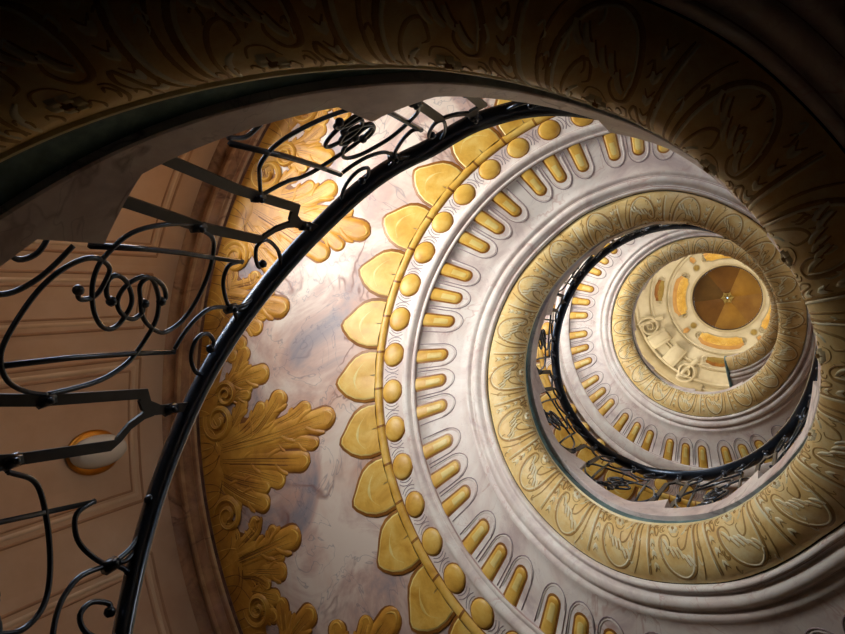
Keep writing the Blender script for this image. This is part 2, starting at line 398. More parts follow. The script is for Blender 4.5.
ACTOP = [([(7.5, 4.178), (9.9, 3.938), (13.3, 3.825)], 30), ([(7.1, 4.203), (8.3, 3.958), (8.3, 3.743)], 24), ([(6.8, 4.203), (7.2, 3.933), (7.2, 3.765)], 24), ([(6.4, 4.254), (4.3, 4.084), (4.0, 4.185)], 16), ([(7.3, 4.178), (9.3, 3.888), (10.1, 3.584)], 38)]
ACSEC = [([(-12.1, 4.302), (-11.5, 4.103), (-9.2, 4.178)], 22), ([(-13, 4.196), (-11.6, 3.875), (-10.7, 3.842)], 28), ([(-13.8, 4.192), (-13.9, 3.782), (-12.8, 3.654)], 25), ([(-14.4, 4.211), (-15.7, 3.833), (-16.3, 3.647)], 22),
 ([(-14.8, 4.224), (-17, 3.873), (-18.1, 3.702)], 32), ([(-15.8, 4.228), (-16.9, 4.025), (-18.6, 3.901)], 20), ([(-17.3, 4.254), (-19.1, 4.025), (-20.6, 3.869)], 28), ([(-18.5, 4.246), (-20.7, 4.116), (-22.3, 3.966)], 26), ([(-14, 4.251), (-14.4, 3.794), (-14.8, 3.458)], 45)]
def acanthus(th, items, base=None, name='acanthus_leaf'):
    m = MB(); asp = pi / 180 * 3.8
    if base: m.stroke(soffit, base[0], base[1], .012, 1, aspect=asp, n=6); m.stroke(soffit, base[0], [x * .93 for x in base[1]], .014, 0, aspect=asp, n=6, base=.001)
    for i, (path, w) in enumerate(items):
        W = w * .00205 * 1.25
        p = smoothpath([(th + a, r) for a, r in path], 6); N = len(p)
        # rounded tip
        ta, tr = p[-1][0] - p[-2][0], p[-1][1] - p[-2][1]; L = hypot(ta * asp, tr) or 1
        ta, tr = ta / L, tr / L
        ws = [W * (.55 + .45 * (j / (N - 1)) ** .7) for j in range(N)]
        ext = [(p[-1][0] + ta * W * q, p[-1][1] + tr * W * q) for q in (.35, .65, .85, .98)]
        p2 = p + ext; w2 = ws + [W * .94, W * .77, W * .52, W * .1]
        h = .010 + .006 * (i % 3) + (.008 if i == len(items) - 1 else 0)
        hs = [h * (.6 + .4 * j / (N - 1)) for j in range(N)] + [h, h * .9, h * .7, h * .3]
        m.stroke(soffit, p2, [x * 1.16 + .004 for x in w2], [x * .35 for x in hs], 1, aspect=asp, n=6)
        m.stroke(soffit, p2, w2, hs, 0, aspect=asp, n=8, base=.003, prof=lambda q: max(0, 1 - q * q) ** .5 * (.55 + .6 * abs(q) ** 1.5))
        if W > .05:
            for sg in (-1, 1):
                pp = [(a + sg * .0 , r) for a, r in p[2:]]
                m.stroke(soffit, [(a + sg * W * .38 / asp * (.4 + .6 * j / len(pp)), r) for j, (a, r) in enumerate(pp)], .006, hs[5] * .9, 1, aspect=asp, n=2, base=.004)
        pp = p[len(p) // 3:] + ext[:1]
        if N > 8:
            for q_, sg in ((.42, 1), (.55, -1), (.68, 1), (.80, -1)):
                j = int(q_ * (N - 1)); a_, r_ = p[j]; dw = w2[j]
                L_ = [(a_ + (-tr * sg * dw * e) / asp + ta * dw * f, r_ + ta * asp * sg * dw * e + tr * dw * f) for e, f in ((.3, -.6), (.75, -.1), (1.12, .5), (1.3, .95))]
                m.stroke(soffit, L_, [x * dw for x in (.30, .42, .40, .16)], [hs[j] * .3] * 4, 1, aspect=asp, n=4)
                m.stroke(soffit, L_, [x * dw for x in (.25, .36, .34, .10)], [hs[j] * .8, hs[j] * .8, hs[j] * .7, hs[j] * .3], 0, aspect=asp, n=4, base=.003)
                m.stroke(soffit, L_[:3], .0035, .004, 1, aspect=asp, n=2, base=hs[j] * .72)
        m.stroke(soffit, p[1:], .0045, .004, 1, aspect=asp, n=2, base=h * .5)
        tip = [(p2[-3][0] + (-tr * e * W * .62) / asp + ta * W * (.1 - .5 * e * e), p2[-3][1] + (ta * asp * e * W * .62) + tr * W * (.1 - .5 * e * e)) for e in (-1, -.6, -.2, .2, .6, 1)]
        m.stroke(soffit, tip, [.003, .007, .010, .010, .007, .003], .006, 2, aspect=asp, n=2, base=h * .75)  # painted highlight arc around the finger tip
        for sg in (-1, 1):
            q0 = len(p) // 4 + (3 if sg > 0 else 0)
            m.stroke(soffit, [(a - sg * tr * W * .42 * (.5 + .5 * j / (N - q0)) / asp, r + sg * ta * asp * W * .42) for j, (a, r) in enumerate(p[q0:-2])], .0035, .004, 1 if i % 2 else 2, aspect=asp, n=2, base=h * .66)
    return m.build(name, [M['acanthus'], M['acanthus_dark'], M['gold']])

def scroll(cu, cv, r0, r1, turns, a0, n=22, asp=1.0, sg=1):
    return [(cu + (r0 + (r1 - r0) * i / n) * cos(a0 + sg * turns * 2 * pi * i / n) / asp, cv + (r0 + (r1 - r0) * i / n) * sin(a0 + sg * turns * 2 * pi * i / n)) for i in range(n + 1)]

for (ta, tb, desc) in TURNS:
    # soffit and stepped top
    m = MB(); ths = frange(ta, tb, 2.0)
    m.grid([[soffit(th, r + (.12 if ta >= 720 and 1.91 < r < 2.05 else 0), h) for r, h, _ in PROF] for th in ths], [p[2] for p in PROF[1:]] + [4], flip=False)
    st = 11.25
    rows = []
    for th in frange(ta, tb, st):
        for e in (0, 1):
            k = floor(th / st + .001) + e
            rows.append([(r * cos(radians(th)), r * sin(radians(th)), helz(k * st) + .09) for r in (1.27, 3, RW - .003)])
    m.grid(rows, 6, flip=True)
    for th, fl in ((ta, 0), (tb, 1)):
        if th in (T_START, TH):
            k = helz(th) + .09
            m.grid([[soffit(th, r, h) for r, h, _ in PROF], [(r * cos(radians(th)), r * sin(radians(th)), k) for r, h, _ in PROF]], 5, flip=bool(fl))
    sof = m.build('underside', SM); tag(sof, desc + ', marbled underside'); pkeep(sof, stair)
    Pm = lambda o: setattr(o, 'parent', sof)
    # string: lip, recessed band, marble face with stepped top
    m = MB(); rows = []
    keys = sorted(set(frange(ta, tb, 1.5) + [x for nk in NALL for x in (nk - 4.0001, nk - 4) if ta < x < tb]))
    for th in keys:
        tp = ftop(th)
        sec = [(.996, .0), (.985, .006), (.985, .016), (1.034, .02), (1.034, .22), (1.004, .215), (1.0, .225), (1.0, .30), (1.0, tp), (1.01, tp + .006), (1.27, tp + .006), (1.27, .0)]
        rows.append([P(th, r, z) for r, z in sec])
    m.grid(rows, [1, 1, 2, 2, 0, 0, 0, 0, 0, 0, 0, 0], flip=False, cap=False)
    for th in (ta, tb):
        if th in (T_START, TH):
            b = len(m.v); tp = ftop(th); L = [(1.0, 0), (1.0, tp), (1.27, tp), (1.27, 0)]
            m.v.extend([P(th, r, z) for r, z in L]); m.f.append((b, b + 1, b + 2, b + 3)); m.m.append(0)
    if tb == TH:
        m.tube([P(TH + .3, r, z) for r, z in ((.985, .02), (1.0, -.06), (1.06, -.2), (1.16, -.25), (1.4, -.25), (1.7, -.245))], .028, 2, n=6)
    o = m.build('string_face', [M['face'], M['roll_light'], M['teal']]); tag(o, desc + ', marble string with a teal band'); pkeep(o, stair)
    for p_ in o.data.polygons: p_.use_smooth = False
    # roll moulding with scrolled relief
    m = MB()
    m.grid([[roll(th, v / 14.0, 0) for v in range(15)] for th in frange(ta, tb, 2)], 0)
    if tb == TH or ta == T_START:
        e = TH if tb == TH else T_START
        b = len(m.v); m.v.extend([roll(e, v / 14.0, 0) for v in range(15)] + [P(e, 1.26, 0.0)]); m.f.append(tuple(range(b, b + 16))); m.m.append(0)
    aspr = pi / 180 * 1.05 / .43       # v spans .43 m
    U = 19.3; k0 = math.ceil((ta - 427.4) / U); u = 427.4 + U * k0
    while u < tb:
        def ST(path, w, h, mat): m.stroke(roll, path, w / .43, h * .32, mat, aspect=aspr, n=3)
        g = lambda pts, s=5: smoothpath([(u + x, y) for x, y in pts], s)
        # big C scroll line enclosing the unit, S link to the next, rosette, lobes, feather
        def TP(pts, w, h, mat, sub=5, k=1.0):      # tapered line with a pale companion beside it
            p_ = g(pts, sub); n_ = len(p_)
            ST(p_, 0, 0, 0) if False else m.stroke(roll, p_, [w / .43 * (.35 + .65 * sin(pi * min(1, .08 + q / n_)) ** .7) * k for q in range(n_)], h * .32, mat, aspect=aspr, n=3)
        J = lambda: random.uniform(-.25, .25)
        big = [(-7.6, .06), (-7.0, .30), (-5.6, .60), (-3.0, .84), (.4, .93), (3.6, .82), (5.2, .60), (4.6, .40), (2.8, .36), (1.8, .46), (2.4, .56)]
        TP(big, .008, .010, 1); TP([(a_ * .9, .04 + b_ * .93) for a_, b_ in big[:8]], .005, .012, 2)
        TP([(-8.6, .08), (-8.2, .34), (-7.0, .66), (-4.6, .94)], .005, .008, 1)
        TP([(8.6, .05), (8.2, .30), (8.8, .6), (9.6, .9)], .006, .009, 1); TP([(9.2, .05), (8.9, .30), (9.4, .6), (10.2, .9)], .006, .012, 2)
        TP([(6.2, .06), (6.6, .22), (6.0, .38), (5.2, .30), (5.6, .20)], .005, .008, 1)
        TP([(-5.9, .10), (-4.8, .34), (-3.0, .52), (-1.2, .56), (-1.0, .44), (-2.0, .40)], .005, .007, 1)
        TP([(-5.2, .08), (-4.0, .28), (-2.6, .36)], .006, .012, 2)
        TP([(3.2, .08), (4.4, .18), (4.6, .30), (3.8, .32)], .004, .007, 1)
        for a in range(6):
            x = 1.05 * cos(a * pi / 3); y = .24 + .05 * sin(a * pi / 3)
            ST([(u + x - .4, y), (u + x, y + .002), (u + x + .4, y)], .016, .03, 2)
        ST([(u - .4, .24), (u, .242), (u + .4, .24)], .012, .05, 1)
        TP([(-1.9, .30), (-1.0, .38), (.6, .38), (1.6, .30)], .003, .006, 1)
        for a in range(6):
            x = -4.0 + a * 1.3; y = .76 - .035 * a + .03 * sin(a * 2.1)
            TP([(x, y), (x + .5, y - .09), (x + 1.2, y - .13)], .008, .016, 2, 3); TP([(x + .3, y + .02), (x + .9, y - .06), (x + 1.5, y - .10)], .003, .010, 1, 3)
        for a in range(5):
            y = .14 + a * .15
            TP([(6.9, y + .06), (7.4, y), (7.9, y + .07)], .008, .014, 2, 3)
            TP([(6.7, y + .10), (7.4, y + .05), (8.1, y + .11)], .003, .009, 1, 3)
        for a in range(7):
            x = -6.5 + 2.0 * a + J(); y = .10 + .06 * (a % 2) + .1 * J()
            TP([(x, y), (x + .5, y + .06), (x + .2, y + .12), (x - .3, y + .08)], .0035, .008, 1, 3)
        for a in range(9):
            x = random.uniform(-8.5, 9); y = random.uniform(.45, .95)
            TP([(x, y), (x + .6, y + .04), (x + .9, y - .03), (x + .5, y - .07)], .0035, .008, random.choice((1, 2)), 3)
        u += U
    o = m.build('roll_moulding', [M['roll'], M['roll_line'], M['roll_light']]); tag(o, desc + ', gold roll moulding'); pkeep(o, stair)
    if ta < 0: continue
    # gilded rod with bead marks
    m = MB(); rows = []
    sh = .12 if ta >= 720 else 0.0
    rb, rbm = 2.268 + sh, []
    for th in frange(ta, tb, .5):
        q = th % 8.0
        k = 1.0 if q > .75 else 1.07
        rows.append([soffit(th, rb + .039 * k * cos(a), .022 * k * sin(a)) for a in [pi * j / 8 for j in range(9)]]); rbm.append(1 if q == 0.0 else 0)
    m.grid(rows, 0)
    idx = 0
    for i in range(len(rows) - 1):
        for j in range(8):
            if rbm[i]: m.m[i * 8 + j] = 1
    for e in (-.04, .04):
        m.stroke(soffit, [(th, rb + e) for th in frange(ta, tb, 2)], .006, .005, 1, aspect=pi / 180 * 2.27, n=2)
    pkeep(m.build('gilded_rod', [M['gold'], M['gold_dark']]), sof).matrix_parent_inverse.identity()
    lim = tb if tb < 1000 else 960
    e = 518.7 + 8.35 * math.ceil((ta + 3 - 518.7) / 8.35)
    while e < lim - 3: Pm(egg_mesh(e, 2.13 + sh)); e += 8.35
    for k in range(-20, 60):
        for d in (0, 7.0, 14.1):
            f = 496.8 + 23.7 * k + d
            if ta + 3 < f < lim - 3: Pm(flute_mesh(f))
    l = 531.3 + 11.15 * math.ceil((ta + 6 - 531.3) / 11.15)
    while l < lim - 6: Pm(leaf_mesh(l, 2.4, 2.30 + sh)); l += 11.15
    if ta < 700 or True:
        for k in range(-20, 30):
            c = 523.5 + 35.3 * k
            if ta + 20 < c < lim - 12:
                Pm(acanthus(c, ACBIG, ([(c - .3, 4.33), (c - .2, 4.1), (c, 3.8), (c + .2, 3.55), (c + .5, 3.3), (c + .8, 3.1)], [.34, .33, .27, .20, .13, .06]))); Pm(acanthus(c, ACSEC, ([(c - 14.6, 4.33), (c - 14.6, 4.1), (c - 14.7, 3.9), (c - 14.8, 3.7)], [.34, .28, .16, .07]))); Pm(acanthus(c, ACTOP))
    # gilded root band the acanthus grows from
    m = MB()
    m.grid([[soffit(th, r + .02 * sin(th * 1.7) * q, h) for r, h, q in ((4.10, .0, 1), (4.13, .016, 1), (4.22, .022, 0), (4.33, .016, 0), (4.385, .0, 0))] for th in frange(ta, tb, 1)], 0)
    for k in range(int((tb - ta) / 1.1)):
        a = ta + 3.3 + 1.08 * k * (tb - ta - 7) / (tb - ta)
        e_ = random.uniform(-3.2, 3.2); m.stroke(soffit, smoothpath([(a, 4.37), (a + .1 * e_, 4.29), (a + .35 * e_, 4.2), (a + e_, 4.11 + .05 * random.random())], 3), [.002 + .0009 * min(q, 9 - q) for q in range(10)], .006, random.choice((1, 1, 2)), aspect=pi / 180 * 4.2, n=2, base=.018)
    for k in range(-20, 30):
        c = 523.5 + 35.3 * k
        for d, rr, sg, R0 in ((4.2, 4.12, 1, .19), (-8.3, 4.14, -1, .17), (7.6, 4.02, -1, .13), (-20.5, 4.10, 1, .16)):
            if ta + 5 < c + d < tb - 5:
                L = scroll(c + d, rr, R0, .03, 1.7, 1.2, 30, pi / 180 * 4.1, sg)
                m.stroke(soffit, L, [R0 * .24 * (1 - .6 * q / 30) for q in range(31)], .022, 0, aspect=pi / 180 * 4.1, n=4, base=.012)
                m.stroke(soffit, L, .004, .005, 2, aspect=pi / 180 * 4.1, n=2, base=.035)
    pkeep(m.build('acanthus_root_band', [M['acanthus'], M['acanthus_dark'], M['gold']]), sof).matrix_parent_inverse.identity()

# ------------------------------------------------------------------ the railing
HD = [(60, 1.65), (140, 1.665), (180, 1.68), (200, 1.69), (214, 1.68), (240, 1.62), (254, 1.54), (268, 1.48), (300, 1.55), (340, 1.75), (375, 1.85), (392, 1.8), (413, 1.77), (434, 1.71), (456, 1.6), (481, 1.48), (504, 1.46), (528, 1.52), (554, 1.56), (600, 1.6)]
HR = [(60, 1.131), (205, 1.131), (238, 1.165), (262, 1.215), (300, 1.2), (340, 1.15), (370, 1.131), (700, 1.131)]
def rail(th, d, off=0.0):      # point of the ironwork plane; d on the nominal scale .4 (string) .. 1.667 (handrail)
    hd = interp(HD, th); hr = interp(HR, th)
    f = (d - .4) / 1.267
    z = .4 + f * (hd - .4)
    r = 1.131 + (hr - 1.131) * max(0, f)
    return ((r + off) * cos(radians(th)), (r + off) * sin(radians(th)), helz(th) + z + interp(DZC, th) * (1 - max(0, min(1, f))))
railing = empty('stair_railing', rail(66.5, .4))
tag(railing, 'black wrought iron scrollwork railing with a thick handrail along the open well', 'railing')
def rp(o): return pkeep(o, railing)
R_END = 665
m = MB(); rows = []
for th in frange(60, R_END + 3, 1.5):
    sec = [(-.033 * cos(q * pi / 6), .024 * sin(q * pi / 6) - .003) for q in range(12)]
    rows.append([(lambda p: (p[0], p[1], p[2] + b))(rail(th, 1.667, a)) for a, b in [(x * 1.35, y * 1.35 + .004) for x, y in sec]])
m.grid(rows, 0, closed_v=True, cap=True)
rp(m.build('handrail', [M['iron']]))
def rod(name, path, r=.0085, mat='iron', balls=(), sub=5, smooth=True, flat=None, mat2=None):
    m = MB(); pp = smoothpath(path, sub) if smooth else path
    m.tube([rail(a, d) for a, d in pp], r, n=8 if flat is None else 4, flat=flat)
    for a, d in balls: m.ball(rail(a, d), r * 2.1)
    return rp(m.build(name, [M[mat]]))
BIGA1 = [(6.0, 1.0), (6.74, .933), (8.6, .846), (11.51, .774), (14.59, .732), (19.89, .698), (23.34, .688), (25.84, .7), (27.32, .731), (27.43, .778), (26.07, .844), (24.14, .874), (21.76, .892), (20.83, .88), (20.85, .845), (22.2, .815)]
BIGA2 = [(6.0, 1.0), (6.3, 1.07), (6.89, 1.149), (8.04, 1.203), (10.52, 1.239), (15.84, 1.226), (19.71, 1.171), (22.74, 1.097), (24.45, 1.035), (24.41, .992), (22.73, .97), (20.28, .992), (18.22, 1.047), (17.11, 1.112), (18.09, 1.132), (19.77, 1.108)]
BIGB1 = [(34.2, 1.029), (34.8, 1.0), (34.27, .881), (32.14, .792), (27.87, .789), (25.06, .815), (21.93, .867), (18.39, .945), (15.94, 1.022), (15.82, 1.07), (18.18, 1.071), (20.65, 1.041), (23.55, .962), (24.75, .9), (23.92, .886), (21.52, .927), (20.3, .969)]
BIGB2 = [(34.2, 1.029), (33.9, 1.052), (32.67, 1.13), (30.36, 1.195), (25.6, 1.279), (20.45, 1.334), (16.43, 1.346), (14.39, 1.307), (14.98, 1.243), (17.23, 1.154), (20.63, 1.076), (23.15, 1.023), (24.45, 1.035), (23.18, 1.114), (20.99, 1.176), (20.13, 1.173)]
LYU = [(28.3, 1.40), (27.4, 1.348), (24.66, 1.378), (21.95, 1.44), (18.8, 1.535), (18.0, 1.60), (18.3, 1.63), (20.66, 1.675), (23.4, 1.68)]
CUU = [(18.4, 1.554), (19.2, 1.63), (22.07, 1.665), (25.5, 1.665), (28.4, 1.628), (31.32, 1.537), (33.2, 1.418), (31.79, 1.399), (29.31, 1.451), (27.29, 1.517), (27.96, 1.526)]
LYL = [(10.94, 1.409), (14.13, 1.402), (16.74, 1.411), (18.6, 1.452), (18.46, 1.554)]
CUL = [(18.36, 1.556), (16.6, 1.62), (13.4, 1.668), (10.3, 1.69), (7.6, 1.69), (5.6, 1.66), (6.0, 1.60), (9.0, 1.523), (12.3, 1.488), (13.5, 1.52), (11.8, 1.59), (10.3, 1.60)]
flipp = lambda L: [(40.3 - a, 2.06 - d) for a, d in L]
for i, nk in enumerate(NECKS[:-1]):
    nx = NECKS[i + 1]; k = (nx - nk) / 37.3
    def wa(a, d, scr=False):       # every panel was forged by hand: two of the near ones deviate a little
        if i == 2: return nk + a * k - 3.8 * sin(pi * max(0, min(1, a / 37.3)) ** 1.3), d
        if i == 4 and scr and a < 7 and .98 < d < 1.08: return nk + 5.0 * k, 1.08 + d * .05
        if i == 4: return nk + a * k + 2.5 * sin(pi * max(0, min(1, a / 33.0)) ** .8), d + (.14 * max(0, 1 - (d - .7) / .55) if scr else 0)
        return nk + a * k, d
    G = lambda L: [wa(a, d) for a, d in L]
    GS = lambda L: [wa(a, d, True) for a, d in L]
    rod('scroll_bar', GS(BIGA1), balls=GS(BIGA1[-1:])); rod('scroll_bar', GS(BIGA2), balls=GS(BIGA2[-1:]))
    rod('scroll_bar', GS(BIGB1), balls=GS(BIGB1[-1:])); rod('scroll_bar', GS(BIGB2), balls=GS(BIGB2[-1:]))
    U_ = [(11.1, .70), (11.35, 1.0), (11.0, 1.231), (10.49, 1.417)]; V_ = [(28.18, 1.40), (29.36, 1.053), (29.6, .9), (29.5, .70)]
    rod('straight_bar', G(U_), .009, smooth=False, flat=(1.2, 1.2)); rod('straight_bar', G(V_), .009, smooth=False, flat=(1.2, 1.2))
    rod('lyre_scroll', G(LYU), balls=G([(23.6, 1.66)])); cu_ = CUU if i != 2 else [(18.4, 1.554), (19.6, 1.62), (22.5, 1.66), (26, 1.64)]
    rod('lyre_scroll', G(cu_), balls=G(cu_[-1:]))
    rod('lyre_scroll', G(LYL)); rod('lyre_scroll', G(CUL), balls=G(CUL[-1:]))
    lift = lambda L: [(a, max(d, .47)) for a, d in L]
    rod('lyre_scroll', G(lift(flipp(LYU)))); rod('lyre_scroll', G(lift(flipp(LYL))))
    rod('lyre_scroll', G(lift(flipp(CUL))), balls=G(lift(flipp(CUL[-1:]))))
    # paired flat uprights that join in a short neck under the handrail
    fa = [(9, .45), (8.2, .58), (5.2, 1.0), (3.62, 1.391), (3.0, 1.40), (1.46, 1.433), (.25, 1.50), (-.3, 1.655)]
    fb = [(.9, .52), (-.3, .69), (-2.72, 1.014), (-4.1, 1.372), (-3.3, 1.385), (-1.5, 1.405), (-.1, 1.45), (.2, 1.49)]
    for L in (fa, fb):
        m = MB(); 
        pts = []
        for a, d in L: pts.append((a, d))
        rows = []
        N = len(pts)
        for j, (a, d) in enumerate(pts):
            p0 = pts[max(0, j - 1)]; p1 = pts[min(N - 1, j + 1)]
            tu, tv = (p1[0] - p0[0]) * .02, (p1[1] - p0[1]); q = hypot(tu, tv); tu /= q; tv /= q
            hw = .0165
            c = [(a - tv * hw / .02 * s_, d + tu * hw * s_) for s_ in (-1, 1)]
            rows.append([rail(nk + c[0][0] * k, c[0][1], -.006), rail(nk + c[1][0] * k, c[1][1], -.006), rail(nk + c[1][0] * k, c[1][1], .006), rail(nk + c[0][0] * k, c[0][1], .006)])
        m.grid(rows, 0, closed_v=True, cap=True)
        rp(m.build('upright', [M['iron_flat']], smooth=False))
    # foot plate on the stone pad
    m = MB(); L = [(-3.0, .60), (1.0, .56), (5.0, .50), (9.5, .44)]
    m.tube([rail(nk + a * k, d) for a, d in L], .02, n=4, flat=(1.6, .6)); rp(m.build('foot_plate', [M['iron_flat']], smooth=False))
    for a, d in ((5.2, 1.01), (-2.85, 1.02), (0, 1.56), (18.36, 1.556), (21.9, .504)):
        m = MB(); aa, dd = wa(a, d) if a > 15 else (nk + (4.5 if i == 4 and a == 5.2 else a) * k, d + (.12 if i == 4 and a == 5.2 else 0))
        m.tube([rail(aa - .25, dd - .022), rail(aa + .1, dd + .022)], .021, n=6, flat=(1, 1)); m.ball(rail(aa, dd, -.022), .011); rp(m.build('collar', [M['iron']]))

# ------------------------------------------------------------------ wall lamp
def lamp(az, z, label):
    a = radians(az); ux, uy = -cos(a), -sin(a); tx, ty = -sin(a), cos(a)
    root = empty('wall_lamp', (RW * cos(a), RW * sin(a), z))
    tag(root, label, 'lamp')
    def disc(name, prof, mat, ax=1.0, at=.86):
        m = MB(); rows = []
        for (r, h) in prof:
            rows.append([(tx * r * at * cos(b) + ux * h, ty * r * at * cos(b) + uy * h, r * sin(b) * ax) for b in [2 * pi * j / 32 for j in range(32)]])
        m.grid(rows, 0, closed_v=True, cap=True, flip=True); return m.build(name, [mat], root)
    disc('brass_ring', [(.225, 0), (.235, .012), (.235, .03), (.215, .045), (.19, .05)], M['brass'], 1.2)
    disc('glass_globe', [(.185, .045), (.2, .07), (.195, .11), (.17, .16), (.13, .195), (.07, .22), (.02, .226)], M['opal'], 1.45, .74)
    return root
lamp(167.3, 4.40, 'round white glass wall lamp in a brass ring on the beige wall')

# ------------------------------------------------------------------ ceiling and painted cupola
ZC = 21.0; CY = -.14
m = MB(); n = 96
m.grid([[(r * cos(2 * pi * j / n), r * sin(2 * pi * j / n) + (CY if r < 2 else 0), z) for j in range(n)] for r, z in ((RW + .35, ZT), (RW, ZT), (RW - .02, ZT + .5), (4.5, 19.9), (3.9, 20.65), (3.2, 20.95), (2.6, ZC), (1.5, ZC), (.89, ZC))], 0, closed_v=True, flip=False)
m.grid([[(r * cos(2 * pi * j / n), r * sin(2 * pi * j / n) + CY, z) for j in range(n)] for r, z in ((.89, ZC), (.87, ZC + .05), (.87, ZC + .22))], 1, closed_v=True)
ceil = m.build('ceiling', [M['cream'], M['rim']]); tag(ceil, 'cream painted ceiling above the stair well', None, None, 'structure')
def csurf(x, y, h): return (x, y + CY, ZC - h)
def ring(m, r, w, h, mat, a0=0, a1=360):
    m.stroke(csurf, [(r * cos(radians(a)), r * sin(radians(a))) for a in frange(a0, a1, 4)], w, h, mat, n=4)
m = MB()
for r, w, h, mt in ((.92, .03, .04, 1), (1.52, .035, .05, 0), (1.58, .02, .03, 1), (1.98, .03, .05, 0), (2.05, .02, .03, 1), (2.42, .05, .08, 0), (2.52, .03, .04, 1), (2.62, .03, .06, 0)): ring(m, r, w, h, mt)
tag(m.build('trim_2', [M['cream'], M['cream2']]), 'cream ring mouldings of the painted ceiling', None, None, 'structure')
cup = empty('painted_cupola', (0, CY, ZC))
tag(cup, 'dark gold round cupola at the top of the well, painted as a six part fan', 'cupola')
for k in range(6):
    m = MB(); a0 = -8 + 60 * k; rows = []
    for i in range(8):
        q = .10 + .77 * i / 7
        rows.append([(q * cos(radians(a)), q * sin(radians(a)), .22 + .16 * (1 - (q / .91) ** 2) - .03 * abs(sin(radians((a - a0) * 3)))) for a in frange(a0, a0 + 60, 5)])
    m.grid(rows, 0)
    m.build('fan_segment', [M['seg%d' % [1, 3, 0, 2, 0, 3][k]]], cup)
m = MB()
m.grid([[(r * cos(2 * pi * j / 24), r * sin(2 * pi * j / 24), z) for j in range(24)] for r, z in ((.14, .36), (.12, .31), (.09, .31), (.02, .33))], 0, closed_v=True)
for k in range(6):
    a = radians(60 * k - 8); m.tube([(.05 * cos(a), .05 * sin(a), .3), (.11 * cos(a + .2), .11 * sin(a + .2), .28), (.17 * cos(a), .17 * sin(a), .3)], [.02, .035, .012], 0)
m.build('rosette', [M['olive']], cup)
def cart(ang, r, hw, w, label, name='gold_cartouche', mats=('gold', 'red', 'cream2'), group='gold cartouches around the cupola'):
    root = MB()
    pa = [(r * cos(radians(a)), r * sin(radians(a))) for a in frange(ang - hw, ang + hw, 2)]
    N = len(pa)
    bul = [1.0 if 2 < i < N - 3 else (.82 if 1 < i < N - 2 else .6) for i in range(N)]
    root.stroke(csurf, pa, [w * b + .04 for b in bul], .03, 2, n=6)
    root.stroke(csurf, [(p[0] * (r + .045) / r, p[1] * (r + .045) / r) for p in pa], [w * b for b in bul], .035, 1, n=6, base=.012)
    root.stroke(csurf, [(p[0] * (r - .015) / r, p[1] * (r - .015) / r) for p in pa], [w * .92 * b for b in bul], .04, 0, n=6, base=.02)
    for j in range(int(hw / 3.2)):
        a = ang - hw + 5 + j * 6
        if a < ang + hw - 4:
            L = scroll(r * cos(radians(a)), r * sin(radians(a)), .06, .02, 1.1, a * .3 + j, 12)
            root.stroke(csurf, L, .010, .02, 1, n=2, base=.045)
    for e in (-1, 1):
        a = ang + e * (hw + 1.5)
        root.stroke(csurf, scroll(r * cos(radians(a)), r * sin(radians(a)), w * .8, .02, 1.3, radians(a), 14), .022, .04, 2, n=3)
    o = root.build(name, [M[x] for x in mats]); tag(o, label, 'ornament', group); return o
cart(183, 1.22, 25, .15, 'gold cartouche left of the dark cupola'); cart(97, 1.24, 26, .14, 'gold cartouche below the dark cupola')
cart(20, 1.22, 22, .13, 'gold cartouche right of the dark cupola, half behind the stair edge'); cart(268, 1.24, 25, .14, 'gold cartouche above the dark cupola')
def boss(ang, r, s_, mat, label, cat, name, group):
    m = MB(); x0, y0 = r * cos(radians(ang)), r * sin(radians(ang))
    if name == 'red_lozenge':
        pts = [(1.25, 0), (.25, .8), (-.9, .55), (-1.0, -.55), (.25, -.8)]
    else: pts = [(cos(2 * pi * j / 16), sin(2 * pi * j / 16)) for j in range(16)]
    ca, sa = cos(radians(ang)), sin(radians(ang))
    f = lambda k, h: [csurf(x0 + s_ * k * (p[0] * ca - p[1] * sa), y0 + s_ * k * (p[0] * sa + p[1] * ca), h) for p in pts]
    m.grid([f(1.3, 0), f(1.2, .03), f(1.02, .03), ], 1, closed_v=True); m.grid([f(1.02, .03), f(.9, .045), f(.5, .07), f(.02, .075)], 0, closed_v=True)
    tag(m.build(name, [M[mat], M['cream2']]), label, cat, group)
for ang, nm in ((227, 'upper left'), (138, 'lower left'), (54, 'lower right')):
    boss(ang, 1.15, .075, 'olive', 'small round gold boss at the %s of the dark cupola' % nm, 'ornament', 'round_boss', 'round bosses around the cupola')
for ang, nm in ((230, 'upper left'), (139, 'lower left'), (53, 'lower right')):
    boss(ang, 1.385, .085, 'red', 'red ochre lozenge beyond the round boss at the %s of the dark cupola' % nm, 'ornament', 'red_lozenge', 'red lozenges around the cupola')
for ang, nm in ((187, 'left'), (97, 'below')):
    cart(ang, 1.77, 9.5, .10, 'small olive gold panel on the outer ceiling ring, %s the cupola' % ('left of' if nm == 'left' else 'below'), 'olive_panel', ('olive', 'gold_dark', 'cream'), 'olive panels on the outer ceiling ring')
